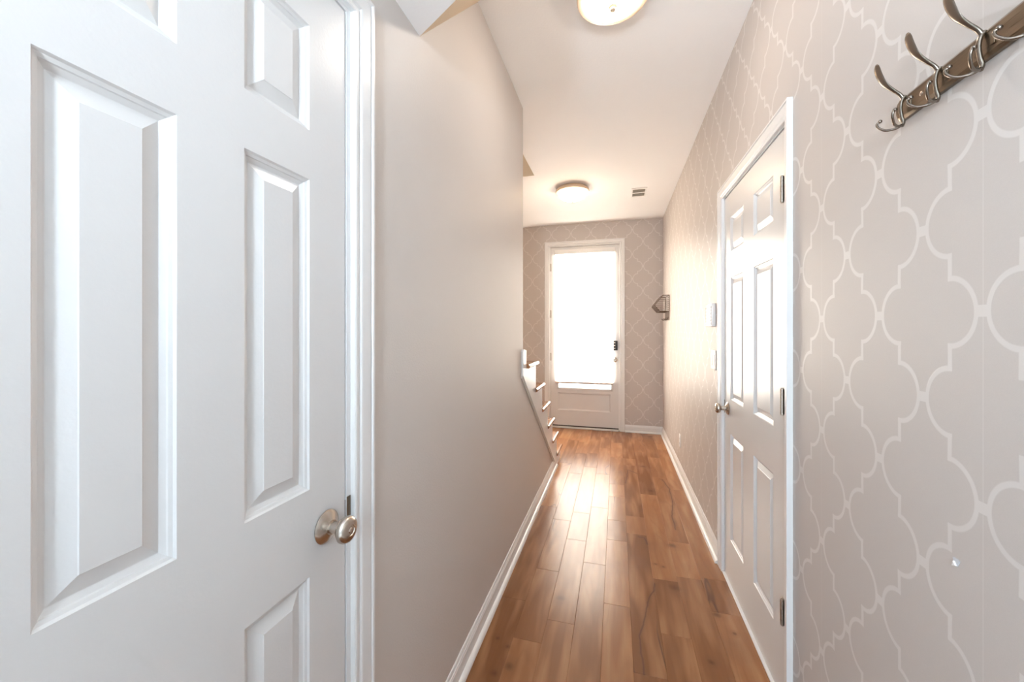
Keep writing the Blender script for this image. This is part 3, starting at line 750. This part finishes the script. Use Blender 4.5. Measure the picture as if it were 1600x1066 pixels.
bm = BM(); bmesh.ops.create_grid(bm, x_segments=90, y_segments=40, size=1.0)
rr = random.Random(3)
for v in bm.verts:
    a, b = v.co.x, v.co.y
    zz = (b + 1)/2*3.3 - 0.05; v.co = (a*7.0 + rr.uniform(-.03, .03), YB + 6.5 + 0.35*math.sin(a*9)*math.sin(b*5) + rr.uniform(-.07, .07), zz*(1 + 0.12*math.sin(a*13)))
hd = N('hedge_leaves'); f = hd.noise(hd.pos(), 16.0, 3.0); hd.bsdf(hd.mix(f, rgb(0.06, 0.085, 0.04), rgb(0.12, 0.16, 0.09)), 0.7)
ho = obj('hedge', bm, hd.m); tag(ho, 'green hedge outside, glimpsed faintly between the blind slats', 'hedge')
# ------------------------------------------------------------------ light
w = bpy.data.worlds.new('sky'); bpy.context.scene.world = w; w.use_nodes = True
wt = w.node_tree; bg = wt.nodes['Background']
# bright hazy sun side (+Y, street) and cool open sky on the rear side (-Y)
tc = wt.nodes.new('ShaderNodeTexCoord'); sp = wt.nodes.new('ShaderNodeSeparateXYZ'); wt.links.new(tc.outputs['Generated'], sp.inputs[0])
mr = wt.nodes.new('ShaderNodeMapRange'); mr.inputs['From Min'].default_value = -0.25; mr.inputs['From Max'].default_value = 0.25; wt.links.new(sp.outputs['Y'], mr.inputs['Value'])
mc = wt.nodes.new('ShaderNodeMix'); mc.data_type = 'RGBA'; mc.inputs['A'].default_value = (0.70, 0.86, 1.0, 1); mc.inputs['B'].default_value = (1.0, 0.92, 0.81, 1)
wt.links.new(mr.outputs[0], mc.inputs['Factor']); wt.links.new(mc.outputs['Result'], bg.inputs[0])
ms = wt.nodes.new('ShaderNodeMapRange'); ms.inputs['To Min'].default_value = 14.0; ms.inputs['To Max'].default_value = 11.0; wt.links.new(mr.outputs[0], ms.inputs['Value'])
wt.links.new(ms.outputs[0], bg.inputs[1])
def area(name, loc, rot, sx, sy, power, col):
    l = bpy.data.lights.new(name, 'AREA'); l.shape = 'RECTANGLE'; l.size = sx; l.size_y = sy; l.energy = power; l.color = col
    o = bpy.data.objects.new(name, l); C.objects.link(o); o.location = loc; o.rotation_euler = rot; return o
# portal guiding the sky light through the glazed front door
po = area('front_door_portal', (-0.41, YB + 0.16, 1.40), (-PI/2, 0, 0), 0.95, 2.1, 1, (1, 1, 1)); po.data.cycles.is_portal = True
# daylight entering by the window of the room behind the camera
po = area('rear_window_portal', (-1.36, -3.66, 1.45), (PI/2, 0, 0), 1.28, 1.40, 1, (1, 1, 1)); po.data.cycles.is_portal = True
fx, fy, fz = -0.05, -1.10, 1.62  # light added behind the camera for the near end; bowl cuts downward glow
fl = root('added_fill_lamp', (fx, fy, 0.006), 'added unseen fill light behind the camera, an opal globe in a white bowl', 'fill light')
bm = BM(); lathe(bm, (fx, fy, 0.006), (0, 0, 1), [(0, 0), (0.14, 0), (0.14, 0.012), (0.03, 0.025), (0.0, 0.025)], 40); obj('base', bm, M['nickel'], fl, smooth=40)
bm = BM(); cyl(bm, (fx, fy, 0.03), (0, 0, 1), 0.010, fz - 0.265, 16); obj('pole', bm, M['nickel'], fl, smooth=40)
bm = BM(); lathe(bm, (fx, fy, fz - 0.01), (0, 0, 1), [(0.0, -0.225), (0.08, -0.21), (0.15, -0.16), (0.195, -0.09), (0.21, -0.03), (0.205, -0.03), (0.19, -0.088), (0.147, -0.155), (0.078, -0.204), (0.0, -0.218)], 48); obj('bowl_shade', bm, M['plastic'], fl, smooth=50)
bm = BM(); bmesh.ops.create_uvsphere(bm, u_segments=40, v_segments=24, radius=0.11, matrix=Matrix.Translation((fx, fy, fz)))
obj('glass_globe', bm, emis('cool_white_globe', (0.74, 0.88, 1.0), 230.0), fl, smooth=60)

# ------------------------------------------------------------------ camera
cd = bpy.data.cameras.new('camera'); cam = bpy.data.objects.new('camera', cd); C.objects.link(cam)
cam.location = (0, 0, CAM_Z); cam.rotation_euler = (PI/2, 0, 0.2655)
cd.sensor_width = 36; cd.lens = 600/1600*36; cd.shift_y = -18/1600; cd.clip_start = 0.02
sc = bpy.context.scene; sc.camera = cam
sc.view_settings.view_transform = 'Standard'; sc.view_settings.look = 'None'; sc.view_settings.gamma = 1; sc.view_settings.use_curve_mapping = False
sc.view_settings.exposure = 0.60
sc.cycles.max_bounces = 10; sc.cycles.diffuse_bounces = 6; sc.cycles.glossy_bounces = 4; sc.cycles.caustics_reflective = False; sc.cycles.caustics_refractive = False
sc.cycles.use_denoising = True; sc.cycles.sample_clamp_indirect = 10
